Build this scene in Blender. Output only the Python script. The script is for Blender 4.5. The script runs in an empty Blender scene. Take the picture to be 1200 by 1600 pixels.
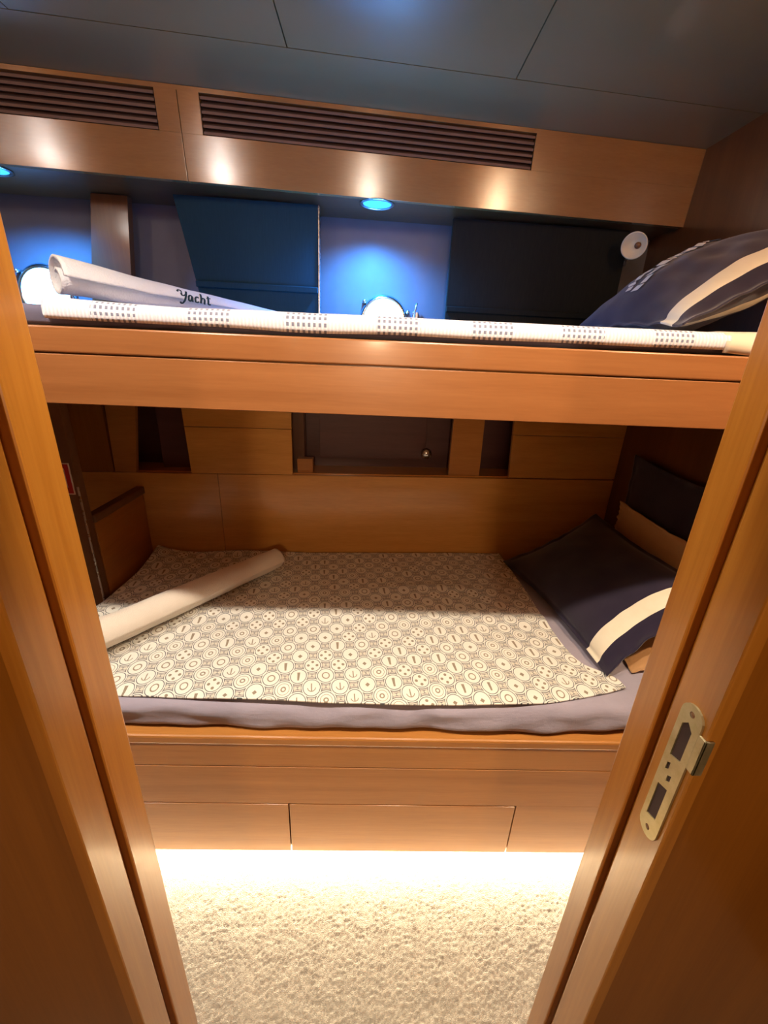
import bpy, bmesh, math, random
from mathutils import Vector, Matrix, noise

sc = bpy.context.scene
C = sc.collection
R = math.radians

# ------------------------------------------------------------------ camera
FPX, EYE = 650.0, 1.5
def _n(v): return Vector(v).normalized()
_dn = _n((-74, 1690, FPX)); ZC = -_dn
XC = Vector((1, .033, .03)); XC = (XC - _dn * XC.dot(_dn)).normalized(); YC = ZC.cross(XC)
cam_d = bpy.data.cameras.new('camera'); cam = bpy.data.objects.new('camera', cam_d); C.objects.link(cam)
cam_d.sensor_fit = 'VERTICAL'; cam_d.sensor_height = 24.0; cam_d.lens = 24.0 * FPX / 1600.0
cam_d.clip_start = .01; cam_d.clip_end = 50
def _w(cx, cy, cz):                                   # camera axes (right, down, forward) -> world
    v = Vector((cx, cy, cz)); return Vector((v.dot(XC), v.dot(YC), v.dot(ZC)))
_r, _u, _b = _w(1, 0, 0), _w(0, -1, 0), _w(0, 0, -1)
M = Matrix(((_r.x, _u.x, _b.x, 0), (_r.y, _u.y, _b.y, 0), (_r.z, _u.z, _b.z, EYE), (0, 0, 0, 1)))
cam.matrix_world = M
sc.camera = cam

# ------------------------------------------------------------------ view and world
sc.view_settings.view_transform = 'Standard'; sc.view_settings.look = 'None'
sc.view_settings.gamma = 1; sc.view_settings.use_curve_mapping = False
sc.view_settings.exposure = 0.0
wd = bpy.data.worlds.new('world'); sc.world = wd; wd.use_nodes = True
wd.node_tree.nodes['Background'].inputs[0].default_value = (1.0, .75, .5, 1)
wd.node_tree.nodes['Background'].inputs[1].default_value = .02

# ------------------------------------------------------------------ light levels
SPOT_W = 54.0          # each of the four ceiling downlights
CORRIDOR_FILL_W = 30.0
HALO_W = (3.0, 4.2, 4.2, 6.0)     # light each downlight's domed lens throws sideways
STRIP_W = 17.0
PORT_E = 32.0
SPOT_XS = (-1.375, -.585, .20, 1.0)
SPOT_Y, CEIL = .39, 2.19
def light(name, kind, loc, energy, color, **kw):
    d = bpy.data.lights.new(name, kind); d.energy = energy; d.color = color
    for k, v in kw.items(): setattr(d, k, v)
    o = bpy.data.objects.new(name, d); C.objects.link(o); o.location = loc
    return o
for i, x in enumerate(SPOT_XS):
    col = ((1, .89, .75), (1, .89, .75), (1, .86, .68), (1, .72, .44))[i]
    light('downlight_lamp', 'SPOT', (x, SPOT_Y, CEIL - .035), SPOT_W * (.8, .9, 1, 1.05)[i], col,
          spot_size=R(128), spot_blend=1.0, shadow_soft_size=.022)
    light('downlight_dome_lamp', 'POINT', (x, SPOT_Y, CEIL - .055), HALO_W[i], (col[0], col[1] * (1.07, 1.07, 1.05, 1)[i], col[2] * (1.2, 1.2, 1.1, 1)[i]), shadow_soft_size=.044)
for x in (-1.19, -.015):
    light('soffit_lamp', 'SPOT', (x, 1.645 + .1122 * x + .055, 1.955), 90.0, (.04, .30, 1.0), spot_size=R(150), spot_blend=1.0, shadow_soft_size=.02)
o = light('corridor_fill_lamp', 'POINT', (.0, -1.12, 1.62), CORRIDOR_FILL_W, (1, .74, .46), shadow_soft_size=.06)  # unseen fill lamp, low and strong, added to brighten jambs and lower back wall
s = light('strip_lamp', 'AREA', (.05, .868, .044), STRIP_W, (1, .84, .60), shape='RECTANGLE', size=2.0, size_y=.012)
s.rotation_euler = (R(-50), 0, 0)

# ------------------------------------------------------------------ materials
def mat(name, base=(.5, .5, .5), rough=.5, metal=0, coat=0, spec=.5, sheen=0):
    m = bpy.data.materials.new(name); m.use_nodes = True
    p = m.node_tree.nodes['Principled BSDF']
    p.inputs['Base Color'].default_value = (*base, 1); p.inputs['Roughness'].default_value = rough
    p.inputs['Metallic'].default_value = metal; p.inputs['Coat Weight'].default_value = coat
    p.inputs['Coat Roughness'].default_value = .12 if coat < .9 else .18
    p.inputs['Specular IOR Level'].default_value = spec; p.inputs['Sheen Weight'].default_value = sheen
    return m
class NT:
    def __init__(s, m): s.t = m.node_tree; s.p = s.t.nodes['Principled BSDF']
    def n(s, k, **kw):
        x = s.t.nodes.new(k)
        for a, b in kw.items(): setattr(x, a, b)
        return x
    def l(s, a, b): s.t.links.new(a, b)
    def m(s, op, a, b=None, c=None):
        x = s.n('ShaderNodeMath', operation=op)
        for i, v in enumerate((a, b, c)):
            if v is None: continue
            if isinstance(v, (int, float)): x.inputs[i].default_value = v
            else: s.l(v, x.inputs[i])
        return x.outputs[0]
    def v(s, op, a, b=None):
        x = s.n('ShaderNodeVectorMath', operation=op)
        for i, v in enumerate((a, b)):
            if v is None: continue
            if isinstance(v, tuple): x.inputs[i].default_value = v
            else: s.l(v, x.inputs[i])
        return x.outputs['Value'] if op in ('LENGTH', 'DISTANCE') else x.outputs['Vector']
    def mix(s, f, a, b):
        x = s.n('ShaderNodeMix', data_type='RGBA')
        for i, v in ((0, f), (6, a), (7, b)):
            if isinstance(v, tuple): x.inputs[i].default_value = (*v, 1)
            elif isinstance(v, (int, float)): x.inputs[i].default_value = v
            else: s.l(v, x.inputs[i])
        return x.outputs[2]
    def sep(s, v):
        x = s.n('ShaderNodeSeparateXYZ'); s.l(v, x.inputs[0]); return x.outputs
    def noise(s, v, scale, detail=4, rough=.55):
        x = s.n('ShaderNodeTexNoise'); x.inputs['Scale'].default_value = scale
        x.inputs['Detail'].default_value = detail; x.inputs['Roughness'].default_value = rough
        if v is not None: s.l(v, x.inputs['Vector'])
        return x.outputs[0]
    def bump(s, h, strength, dist=.002):
        x = s.n('ShaderNodeBump'); x.inputs['Strength'].default_value = strength
        x.inputs['Distance'].default_value = dist; s.l(h, x.inputs['Height'])
        s.l(x.outputs[0], s.p.inputs['Normal'])
    def coord(s, which='Object'): return s.n('ShaderNodeTexCoord').outputs[which]

def wood(name, c1, c2, axis='X', rough=.3, coat=.35, figure=1.0):
    m = mat(name, c1, rough, coat=coat); t = NT(m)
    st = {'X': (1.2, 30, 30), 'Z': (34, 34, 1.1), 'Y': (30, 1.2, 30)}[axis]
    st2 = {'X': (.35, 5, 5), 'Z': (5, 5, .3), 'Y': (5, .35, 5)}[axis]
    st3 = {'X': (14, 260, 260), 'Z': (260, 260, 9), 'Y': (260, 14, 260)}[axis]
    co = t.coord()
    a = t.noise(t.v('MULTIPLY', co, st), 1.0, 6, .65)
    b = t.noise(t.v('MULTIPLY', co, st2), 1.3, 3, .5)
    f = t.noise(t.v('MULTIPLY', co, st3), 1.0, 2, .5)
    k = t.m('ADD', t.m('MULTIPLY', a, .55), t.m('MULTIPLY', b, .45))
    k = t.m('MULTIPLY_ADD', t.m('SUBTRACT', k, .5), 3.2 * figure, .5)
    k = t.m('MULTIPLY_ADD', t.m('SUBTRACT', f, .5), .7, k)
    k = t.n('ShaderNodeClamp').inputs[0] and k
    cl = t.n('ShaderNodeClamp'); t.l(k, cl.inputs[0])
    t.l(t.mix(cl.outputs[0], c2, c1), t.p.inputs['Base Color'])
    t.bump(f, .12, .0006)
    return m
WOOD_X = wood('honey_wood_horizontal', (.52, .225, .055), (.38, .145, .030), 'X')
WOOD_LIN = wood('brightened_lining_wood', (.74, .36, .085), (.58, .26, .05), 'X')  # honey wood copy, colour brightened for light missing on the back wall
WOOD_UP = wood('dimmed_honey_wood', (.36, .145, .048), (.27, .10, .030), 'X')  # honey wood copy, darkened and reddened to stand for dimmer, warmer light
WOOD_Z = wood('honey_wood_vertical', (.52, .215, .030), (.35, .115, .012), 'Z', rough=.28)
WOOD_VAL = wood('varnished_cove_wood', (.34, .17, .055), (.26, .12, .035), 'X', rough=.17, coat=1.0, figure=.6)
WOOD_Y = wood('honey_wood_side', (.50, .20, .040), (.36, .13, .024), 'Y')
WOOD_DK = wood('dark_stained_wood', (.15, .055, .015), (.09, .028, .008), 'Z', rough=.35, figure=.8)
WOOD_MD = wood('brown_wood_door', (.34, .120, .012), (.23, .075, .006), 'Z', rough=.3, figure=.9)
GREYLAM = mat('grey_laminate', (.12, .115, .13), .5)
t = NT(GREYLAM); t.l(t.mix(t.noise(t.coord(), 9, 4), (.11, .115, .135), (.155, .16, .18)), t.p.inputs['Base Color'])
TEAL = mat('dark_blue_blind_fabric', (.035, .075, .10), .75, spec=.2)
t = NT(TEAL); nz = t.noise(t.v('MULTIPLY', t.coord(), (300, 300, 20)), 1, 2); t.l(t.mix(nz, (.007, .032, .045), (.013, .046, .062)), t.p.inputs['Base Color'])
DARKPANEL = mat('charcoal_blind_fabric', (.05, .045, .04), .85, spec=.15)
t = NT(DARKPANEL); t.l(t.mix(t.noise(t.v('MULTIPLY', t.coord(), (200, 200, 20)), 1, 2), (.010, .011, .009), (.022, .022, .017)), t.p.inputs['Base Color'])
SEAM = mat('shadow_gap_backing', (.03, .015, .008), .8)
NT(SEAM)
CEILM = mat('ceiling_vinyl_panel', (.38, .32, .20), .30, coat=.6)
t = NT(CEILM); co = t.coord(); t.l(t.mix(t.noise(co, 5, 5), (.20, .15, .065), (.24, .18, .085)), t.p.inputs['Base Color'])
t.bump(t.noise(co, 350, 2), .08, .0006)
SLATM = wood('matt_slat_wood', (.20, .12, .085), (.15, .085, .06), 'X', rough=.55, coat=0)
STEEL = mat('brushed_steel', (.62, .60, .56), .28, 1.0)
t = NT(STEEL); t.l(t.m('MULTIPLY_ADD', t.noise(t.coord(), 60, 3), .25, .16), t.p.inputs['Roughness'])
WORN = mat('worn_brass_steel', (.52, .47, .24), .38, .85)
t = NT(WORN); co = t.coord(); nz = t.noise(co, 45, 5, .7)
t.l(t.mix(nz, (.30, .26, .08), (.74, .66, .46)), t.p.inputs['Base Color']); t.l(t.m('MULTIPLY_ADD', nz, .5, .15), t.p.inputs['Roughness'])
BRONZE = mat('dark_bronze_metal', (.16, .08, .04), .35, .3)
t = NT(BRONZE); t.l(t.mix(t.noise(t.coord(), 30, 3), (.15, .07, .03), (.22, .11, .055)), t.p.inputs['Base Color'])
PLASTIC = mat('cream_plastic', (.75, .68, .45), .4)
t = NT(PLASTIC); t.l(t.mix(t.noise(t.coord(), 40, 2), (.70, .63, .42), (.8, .73, .5)), t.p.inputs['Base Color'])
HOLE_SHADE = mat('recess_shade', (.05, .025, .022), .7)  # dark colour stands in for shade behind vent slats and in plate holes
def fabric(name, c1, c2, rough=.85, scale=900, bump=.25, sheen=.3, crease=0):
    m = mat(name, c1, rough, sheen=sheen, spec=.25); t = NT(m); co = t.coord()
    t.l(t.mix(t.noise(co, 18, 4), c1, c2), t.p.inputs['Base Color'])
    h = t.noise(co, scale, 2)
    if crease:
        h = t.m('ADD', h, t.m('MULTIPLY', t.noise(t.v('MULTIPLY', co, (6, 9, 12)), 1, 4, .6), crease))
    t.bump(h, bump, .002)
    return m
SHEET = fabric('lavender_grey_sheet', (.36, .32, .40), (.41, .37, .45), crease=9, bump=.5)
NAVYSHEET = fabric('navy_grey_sheet', (.11, .11, .17), (.14, .13, .20))
BEIGESHEET = fabric('beige_cotton', (.66, .56, .42), (.74, .64, .50), crease=3)
TOWELW = fabric('white_terry', (.88, .90, .94), (.94, .95, .98), scale=260, bump=1.0, sheen=.6)
TOWELP = fabric('cream_terry', (.82, .72, .60), (.90, .80, .68), scale=420, bump=.8, sheen=.6)
LINEN = fabric('brown_cotton', (.45, .24, .10), (.52, .29, .13), crease=3)
THREAD = fabric('cream_thread', (.85, .76, .62), (.95, .88, .75), scale=300)
INK = mat('dark_teal_thread', (.01, .035, .045), .8)
RED = mat('red_enamel', (.40, .012, .012), .4); WHITE = mat('white_enamel', (.72, .60, .52), .5)
def emis(name, col, e):
    m = mat(name, col, .3); p = m.node_tree.nodes['Principled BSDF']
    p.inputs['Emission Color'].default_value = (*col, 1); p.inputs['Emission Strength'].default_value = e
    return m
PORTGLOW = emis('porthole_daylight_glow', (.22, .55, 1.0), PORT_E)
LEDBLUE = emis('blue_led_lens', (.04, .35, 1.0), 2.2)
LEDWARM = emis('warm_led_diffuser', (1, .84, .6), 3.0)
LENSWARM = emis('downlight_lens', (1, .85, .65), 6.0)
CHROMEB = mat('polished_port_ring', (.55, .75, .8), .18, 1.0)
# glass of the portholes: thin clear pane in front of the added, self-lit deadlight
GLASS = bpy.data.materials.new('clear_pane'); GLASS.use_nodes = True
_t = GLASS.node_tree; _t.nodes.remove(_t.nodes['Principled BSDF'])
_mx = _t.nodes.new('ShaderNodeMixShader'); _tr = _t.nodes.new('ShaderNodeBsdfTransparent'); _gl = _t.nodes.new('ShaderNodeBsdfGlossy')
_tr.inputs[0].default_value = (.9, .97, 1, 1); _gl.inputs[1].default_value = .05; _mx.inputs[0].default_value = .06
_t.links.new(_tr.outputs[0], _mx.inputs[1]); _t.links.new(_gl.outputs[0], _mx.inputs[2]); _t.links.new(_mx.outputs[0], _t.nodes['Material Output'].inputs[0])

def pillow_mat(name, bands):                         # navy cloth, pale ribbon bands across U
    m = mat(name, (.02, .018, .05), .8, sheen=.35, spec=.2); t = NT(m)
    uv = t.coord('UV'); u, v, _ = t.sep(uv)
    co = t.coord()
    navy = t.mix(t.noise(co, 14, 3), (.014, .010, .030), (.026, .018, .044))
    f = None
    for a, b in bands:
        w = t.m('MULTIPLY', t.m('GREATER_THAN', u, a), t.m('LESS_THAN', u, b))
        f = w if f is None else t.m('MAXIMUM', f, w)
    if f is not None:
        rib = t.mix(t.noise(co, 22, 3), (.80, .72, .55), (.93, .87, .72))
        navy = t.mix(f, navy, rib)
    t.l(navy, t.p.inputs['Base Color'])
    t.bump(t.m('ADD', t.noise(co, 900, 2), t.m('MULTIPLY', t.noise(co, 9, 4), 3.0)), .3, .002)
    return m
PILLOW_A = pillow_mat('navy_pillow_cloth', [(.075, .155)])
PILLOW_B = pillow_mat('navy_pillow_cloth_back', [(.80, .90)])

def quilt_mat():
    m = mat('printed_quilt', (.8, .8, .7), .85, sheen=.3, spec=.2); t = NT(m)
    uv = t.coord('UV')
    mp = t.n('ShaderNodeMapping'); mp.inputs['Rotation'].default_value = (0, 0, R(-7))
    mp.inputs['Scale'].default_value = (1, 1, 1); t.l(uv, mp.inputs[0])
    PX, PY = .076, .086
    wob = t.n('ShaderNodeTexNoise'); wob.inputs['Scale'].default_value = 9; t.l(uv, wob.inputs[0])
    w = t.v('MULTIPLY', t.v('SUBTRACT', wob.outputs['Color'], (.5, .5, .5)), (.008, .008, 0))
    p = t.v('DIVIDE', t.v('ADD', mp.outputs[0], w), (PX, PY, 1))
    p2 = t.v('ADD', p, (.5, .5, 0))
    q1 = t.v('SUBTRACT', t.v('FRACTION', p), (.5, .5, 0)); i1 = t.v('FLOOR', p)
    q2 = t.v('SUBTRACT', t.v('FRACTION', p2), (.5, .5, 0)); i2 = t.v('ADD', t.v('FLOOR', p2), (70, 31, 0))
    sel = t.m('LESS_THAN', t.v('LENGTH', t.v('MULTIPLY', q2, (1, 1, 0))), t.v('LENGTH', t.v('MULTIPLY', q1, (1, 1, 0))))
    def vmix(f, a, b):
        x = t.n('ShaderNodeMix', data_type='VECTOR'); t.l(f, x.inputs[0]); t.l(a, x.inputs[4]); t.l(b, x.inputs[5]); return x.outputs[1]
    q = vmix(sel, q1, q2); idn = vmix(sel, i1, i2)
    d = t.v('MULTIPLY', q, (PX / .0225, PY / .0265, 0)); x, y, _ = t.sep(d)
    r = t.v('LENGTH', d); ax = t.m('ABSOLUTE', x); ay = t.m('ABSOLUTE', y)
    wn = t.n('ShaderNodeTexWhiteNoise', noise_dimensions='2D'); t.l(idn, wn.inputs['Vector']); h = wn.outputs['Value']
    lt = lambda a, b: t.m('LESS_THAN', a, b)
    gt = lambda a, b: t.m('GREATER_THAN', a, b)
    AND = lambda *a: a[0] if len(a) == 1 else t.m('MULTIPLY', a[0], AND(*a[1:]))
    OR = lambda a, b: t.m('MAXIMUM', a, b)
    bar = AND(lt(ax, t.m('MULTIPLY_ADD', y, .06, .15)), lt(ay, .60))
    ring = AND(gt(r, .36), lt(r, .50))
    def dist(a, b, cx, cy):
        return t.m('SQRT', t.m('ADD', t.m('POWER', t.m('ABSOLUTE', t.m('SUBTRACT', a, cx)), 2.0), t.m('POWER', t.m('ABSOLUTE', t.m('SUBTRACT', b, cy)), 2.0)))
    dots = lt(t.m('MINIMUM', dist(ax, ay, .56, 0), dist(ax, ay, 0, .56)), .19)
    sring = OR(AND(gt(r, .17), lt(r, .32)), AND(gt(r, .66), lt(r, .72)))
    wedge = lt(t.m('ADD', ax, t.m('ABSOLUTE', t.m('ADD', y, .05))), .30)
    anchor = OR(AND(lt(ax, .07), lt(ay, .5)), AND(gt(r, .42), lt(r, .52), lt(y, -.05)))
    mot = AND(lt(h, .22), bar)
    for lo, hi, k in ((.22, .40, dots), (.40, .58, ring), (.58, .76, sring), (.76, .9, wedge), (.9, 1.01, anchor)):
        mot = OR(mot, AND(gt(h, lo), lt(h, hi), k))
    IV, GR, BK, BR = (.84, .82, .74), (.24, .23, .225), (.05, .055, .06), (.30, .24, .17)
    qx, qy, _ = t.sep(q)
    line = AND(lt(t.m('ABSOLUTE', t.m('SUBTRACT', 0, qy)), .05), gt(r, 1.2))
    ground = t.mix(line, GR, (.74, .69, .58))
    col = t.mix(AND(lt(r, 1.42), gt(r, 1.31)), ground, (.66, .62, .54))
    col = t.mix(lt(r, 1.24), col, (.16, .15, .145))
    col = t.mix(lt(r, 1.19), col, IV)
    col = t.mix(lt(r, 1.06), col, (.12, .125, .13))
    col = t.mix(lt(r, .97), col, IV)
    col = t.mix(AND(mot, lt(r, .95)), col, BR)
    t.l(col, t.p.inputs['Base Color'])
    t.bump(t.noise(t.coord(), 500, 2), .2, .001)
    return m
QUILT = quilt_mat()

def waffle_mat():                                    # ribbed blanket, open-weave squares in patches
    m = mat('ribbed_blanket', (.85, .82, .80), .9, sheen=.5, spec=.2); t = NT(m)
    x, y, z = t.sep(t.coord('UV'))
    rib = t.m('SINE', t.m('MULTIPLY', x, 2 * math.pi / .0068))
    patch = t.m('LESS_THAN', t.m('FRACT', t.m('DIVIDE', x, .172)), .46)
    py = t.m('LESS_THAN', t.m('FRACT', t.m('DIVIDE', t.m('ADD', y, .012), .11)), .46)
    patch = t.m('MULTIPLY', patch, py)
    hx = t.m('GREATER_THAN', t.m('SINE', t.m('MULTIPLY', x, 2 * math.pi / .0098)), .05)
    hy = t.m('GREATER_THAN', t.m('SINE', t.m('MULTIPLY', y, 2 * math.pi / .0098)), -.1)
    hole = t.m('MULTIPLY', patch, t.m('MULTIPLY', hx, hy))
    base = t.mix(t.m('MULTIPLY_ADD', rib, .5, .5), (.70, .70, .78), (.90, .90, .96))
    t.l(t.mix(hole, base, (.22, .23, .32)), t.p.inputs['Base Color'])
    t.bump(t.m('SUBTRACT', t.m('MULTIPLY', rib, .5), hole), .6, .002)
    return m
BLANKET = waffle_mat()

def carpet_mat():
    m = mat('cream_carpet', (.6, .5, .36), .95, sheen=.5, spec=.1); t = NT(m); co = t.coord()
    a = t.noise(co, 120, 4, .7); b = t.noise(co, 22, 3)
    k = t.m('ADD', t.m('MULTIPLY', a, .7), t.m('MULTIPLY', b, .3))
    k = t.m('MULTIPLY_ADD', t.m('SUBTRACT', k, .5), 2.2, .5)
    cl = t.n('ShaderNodeClamp'); t.l(k, cl.inputs[0]); k = cl.outputs[0]
    t.l(t.mix(k, (.30, .25, .18), (.76, .68, .54)), t.p.inputs['Base Color'])
    t.bump(t.noise(co, 420, 3), 1.0, .006)
    return m
CARPET = carpet_mat()

# ------------------------------------------------------------------ builders
def link(name, bm, m, parent=None, smooth=False):
    me = bpy.data.meshes.new(name); bm.normal_update(); bm.to_mesh(me); bm.free()
    for mm in (m if isinstance(m, (list, tuple)) else [m]): me.materials.append(mm)
    if smooth:
        for p in me.polygons: p.use_smooth = True
    o = bpy.data.objects.new(name, me); C.objects.link(o)
    if parent is not None:
        org = parent.get('_org', (0, 0, 0)); me.transform(Matrix.Translation(-Vector(org)))
        o.parent = parent; o['_org'] = org
    return o
def thing(name, label, cat, loc, group=None):
    o = bpy.data.objects.new(name, None); C.objects.link(o); o.location = loc; o.empty_display_size = .05
    o['label'] = label; o['category'] = cat; o['_org'] = tuple(loc)
    if group: o['group'] = group
    return o
def tag(o, label, cat, group=None):
    o['label'] = label; o['category'] = cat
    if group: o['group'] = group
    return o
def struct(name, bm, m, parent=None, smooth=False):
    o = link(name, bm, m, parent, smooth)
    if parent is None: o['kind'] = 'structure'
    return o
def hexa(bm, pts, bev=0):
    """8 points: bottom ring 0-3, top ring 4-7"""
    vs = [bm.verts.new(p) for p in pts]
    fs = [bm.faces.new([vs[i] for i in f]) for f in ((3, 2, 1, 0), (4, 5, 6, 7), (0, 1, 5, 4), (1, 2, 6, 5), (2, 3, 7, 6), (3, 0, 4, 7))]
    if bev:
        es = list({e for f in fs for e in f.edges})
        bmesh.ops.bevel(bm, geom=es, offset=bev, segments=2, profile=.5, affect='EDGES')
def box(bm, x0, x1, y0, y1, z0, z1, bev=0):
    hexa(bm, [(x0, y0, z0), (x1, y0, z0), (x1, y1, z0), (x0, y1, z0), (x0, y0, z1), (x1, y0, z1), (x1, y1, z1), (x0, y1, z1)], bev)
def bx(*a, bev=0):
    bm = bmesh.new(); box(bm, *a, bev=bev); return bm
def prism(bm, front, back, bev=0):
    """two matching rings of 3-D points joined into a solid"""
    a = [bm.verts.new(p) for p in front]; b = [bm.verts.new(p) for p in back]; n = len(a)
    fs = [bm.faces.new(a), bm.faces.new(b[::-1])]
    for i in range(n):
        j = (i + 1) % n; fs.append(bm.faces.new((a[j], a[i], b[i], b[j])))
    bmesh.ops.recalc_face_normals(bm, faces=fs)
    if bev:
        bmesh.ops.bevel(bm, geom=list({e for f in fs for e in f.edges}), offset=bev, segments=2, profile=.5, affect='EDGES')
def lathe(bm, prof, mat4, seg=48):
    rings = []
    for r, z in prof:
        if r < 1e-6: rings.append([bm.verts.new(mat4 @ Vector((0, 0, z)))])
        else: rings.append([bm.verts.new(mat4 @ Vector((r * math.cos(2 * math.pi * k / seg), r * math.sin(2 * math.pi * k / seg), z))) for k in range(seg)])
    for a, b in zip(rings, rings[1:]):
        for k in range(seg):
            j = (k + 1) % seg
            if len(a) == 1 and len(b) == 1: continue
            if len(a) == 1: bm.faces.new((a[0], b[k], b[j]))
            elif len(b) == 1: bm.faces.new((a[k], b[0], a[j]))
            else: bm.faces.new((a[k], b[k], b[j], a[j]))
    bmesh.ops.recalc_face_normals(bm, faces=bm.faces)
def tube(bm, pts, r, seg=12):
    pts = [Vector(p) for p in pts]; rings = []
    for i, p in enumerate(pts):
        d = (pts[min(i + 1, len(pts) - 1)] - pts[max(i - 1, 0)]).normalized()
        up = Vector((0, 0, 1)) if abs(d.z) < .9 else Vector((1, 0, 0))
        a = d.cross(up).normalized(); b = d.cross(a)
        rings.append([bm.verts.new(p + (a * math.cos(2 * math.pi * k / seg) + b * math.sin(2 * math.pi * k / seg)) * r) for k in range(seg)])
    for a, b in zip(rings, rings[1:]):
        for k in range(seg): bm.faces.new((a[k], b[k], b[(k + 1) % seg], a[(k + 1) % seg]))
    bm.faces.new(rings[0][::-1]); bm.faces.new(rings[-1])
    bmesh.ops.recalc_face_normals(bm, faces=bm.faces)
def soft_box(lo, hi, r, n=(60, 30, 8), disp=None):
    """closed box skin with rounded edges and optional displacement"""
    bm = bmesh.new(); cache = {}
    def axis(a, b, k):
        s = [a + (b - a) * i / k for i in range(k + 1)]
        s += [a + r * f for f in (.15, .35, .6, .85)] + [b - r * f for f in (.15, .35, .6, .85)]
        return sorted(set(round(q, 5) for q in s))
    A = [axis(lo[i], hi[i], n[i]) for i in range(3)]
    L, H = Vector(lo), Vector(hi)
    def vert(p):
        k = tuple(round(c, 5) for c in p)
        if k not in cache:
            q = Vector([min(max(p[i], lo[i] + r), hi[i] - r) for i in range(3)]); d = Vector(p) - q
            w = q + d.normalized() * r if d.length > 1e-9 else Vector(p)
            if disp: w = w + disp(w, d.normalized() if d.length > 1e-9 else Vector((0, 0, 1)))
            cache[k] = bm.verts.new(w)
        return cache[k]
    for ax in range(3):
        u, v = [i for i in range(3) if i != ax]
        for side in (lo[ax], hi[ax]):
            for i in range(len(A[u]) - 1):
                for j in range(len(A[v]) - 1):
                    c = []
                    for (a, b) in ((i, j), (i + 1, j), (i + 1, j + 1), (i, j + 1)):
                        p = [0, 0, 0]; p[ax] = side; p[u] = A[u][a]; p[v] = A[v][b]; c.append(vert(p))
                    bm.faces.new(c)
    bmesh.ops.recalc_face_normals(bm, faces=bm.faces)
    return bm
def nz(x, y, z, s): return noise.noise(Vector((x * s, y * s, z * s)))

# planes of the cabin's outer side, which runs at a slight angle to the bunks
def W(x, off=0): return 1.674 + .0646 * (x + .962) + off          # lined back wall
def V(x, z=1.968, off=0): return 1.645 + .1122 * x + off - (z - 1.968) * .086   # sloping cove board
XL, XR = -1.45, 1.10
BYF = .83

# ------------------------------------------------------------------ the room
fl = bmesh.new()
NX, NY = 420, 290
fx0, fx1, fy0, fy1 = -.72, .80, -.05, .97
grid = []
for j in range(NY + 1):
    row = []
    for i in range(NX + 1):
        x = fx0 + (fx1 - fx0) * i / NX; y = fy0 + (fy1 - fy0) * j / NY
        e = min(i, NX - i, j, NY - j, 8) / 8
        h = (.5 + .5 * nz(x * 1.3, y, 0, 170)) * .0050 + (.5 + .5 * nz(x + 3, y, 1, 38)) * .0018
        row.append(fl.verts.new((x, y, h * e - .001)))
    grid.append(row)
for j in range(NY):
    for i in range(NX): fl.faces.new((grid[j][i], grid[j][i + 1], grid[j + 1][i + 1], grid[j + 1][i]))
for f in list(fl.faces): f.smooth = True
box(fl, XL - .05, XR + .05, -1.2, 2.1, -.06, -.0015)
struct('floor', fl, CARPET)

# ceiling: panels with thin open joints below a dark backing
cl = bmesh.new()
jx = (-.245, .346)
def ydiv(x): return 1.40 + .1122 * x
xs = [XL - .05, -.86, jx[0], jx[1], XR + .05]
for a, b in zip(xs, xs[1:]):
    g = .0015
    prism(cl, [(a + g, -1.2, CEIL), (b - g, -1.2, CEIL), (b - g, ydiv(b) - g, CEIL), (a + g, ydiv(a) - g, CEIL)],
          [(a + g, -1.2, CEIL + .02), (b - g, -1.2, CEIL + .02), (b - g, ydiv(b) - g, CEIL + .02), (a + g, ydiv(a) - g, CEIL + .02)])
a, b = xs[0], xs[-1]
prism(cl, [(a, ydiv(a) + .0015, CEIL), (b, ydiv(b) + .0015, CEIL), (b, 2.1, CEIL), (a, 2.1, CEIL)],
      [(a, ydiv(a) + .0015, CEIL + .02), (b, ydiv(b) + .0015, CEIL + .02), (b, 2.1, CEIL + .02), (a, 2.1, CEIL + .02)])
box(cl, a, b, -1.2, 2.1, CEIL + .021, CEIL + .06)
struct('ceiling', cl, CEILM)

struct('wall_left', bx(XL - .05, XL, -1.2, 2.1, 0, CEIL), WOOD_DK)
struct('wall_right', bx(XR, XR + .05, -1.2, 2.1, 0, CEIL), WOOD_DK)
struct('wall_corridor', bx(XL, XR, -1.25, -1.2, 0, CEIL), WOOD_DK)

# doorway wall: two flanking panels and a header
DF, DN = .331, .246
LX, RX = -.250, .280
wf = bmesh.new()
box(wf, XL, LX - .012, DN + .012, DF - .006, 0, CEIL)
box(wf, RX + .012, XR, DN + .004, DF - .006, 0, CEIL)
box(wf, LX - .012, RX + .012, DN + .012, DF - .006, 1.80, CEIL)
struct('wall_front', wf, WOOD_MD)
def jamb(name, X, s, z1=1.80):
    """s=+1: opening lies on +X side.  Two flat lands with a seal groove between"""
    bm = bmesh.new(); g0, g1, dp = .2825, .2935, .010
    if s < 0: g0, g1 = .288, .299
    o = X - s * .012
    pr = [(o, DN), (X, DN), (X, g0), (X - s * dp, g0), (X - s * dp, g1), (X, g1), (X, DF), (o, DF)]
    prism(bm, [(x, y, .0) for x, y in pr], [(x, y, z1) for x, y in pr])
    bmesh.ops.bevel(bm, geom=[e for e in bm.edges if abs(e.verts[0].co.z - e.verts[1].co.z) > 1 and abs(e.verts[0].co.x - X) < 1e-5], offset=.0018, segments=2, profile=.5, affect='EDGES')
    return struct(name, bm, WOOD_Z)
jamb('trim_1', LX, 1)
jamb('trim_2', RX, -1)
struct('trim_3', bx(LX - .012, RX + .012, DN, DF, 1.77, 1.80), WOOD_X)

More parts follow.
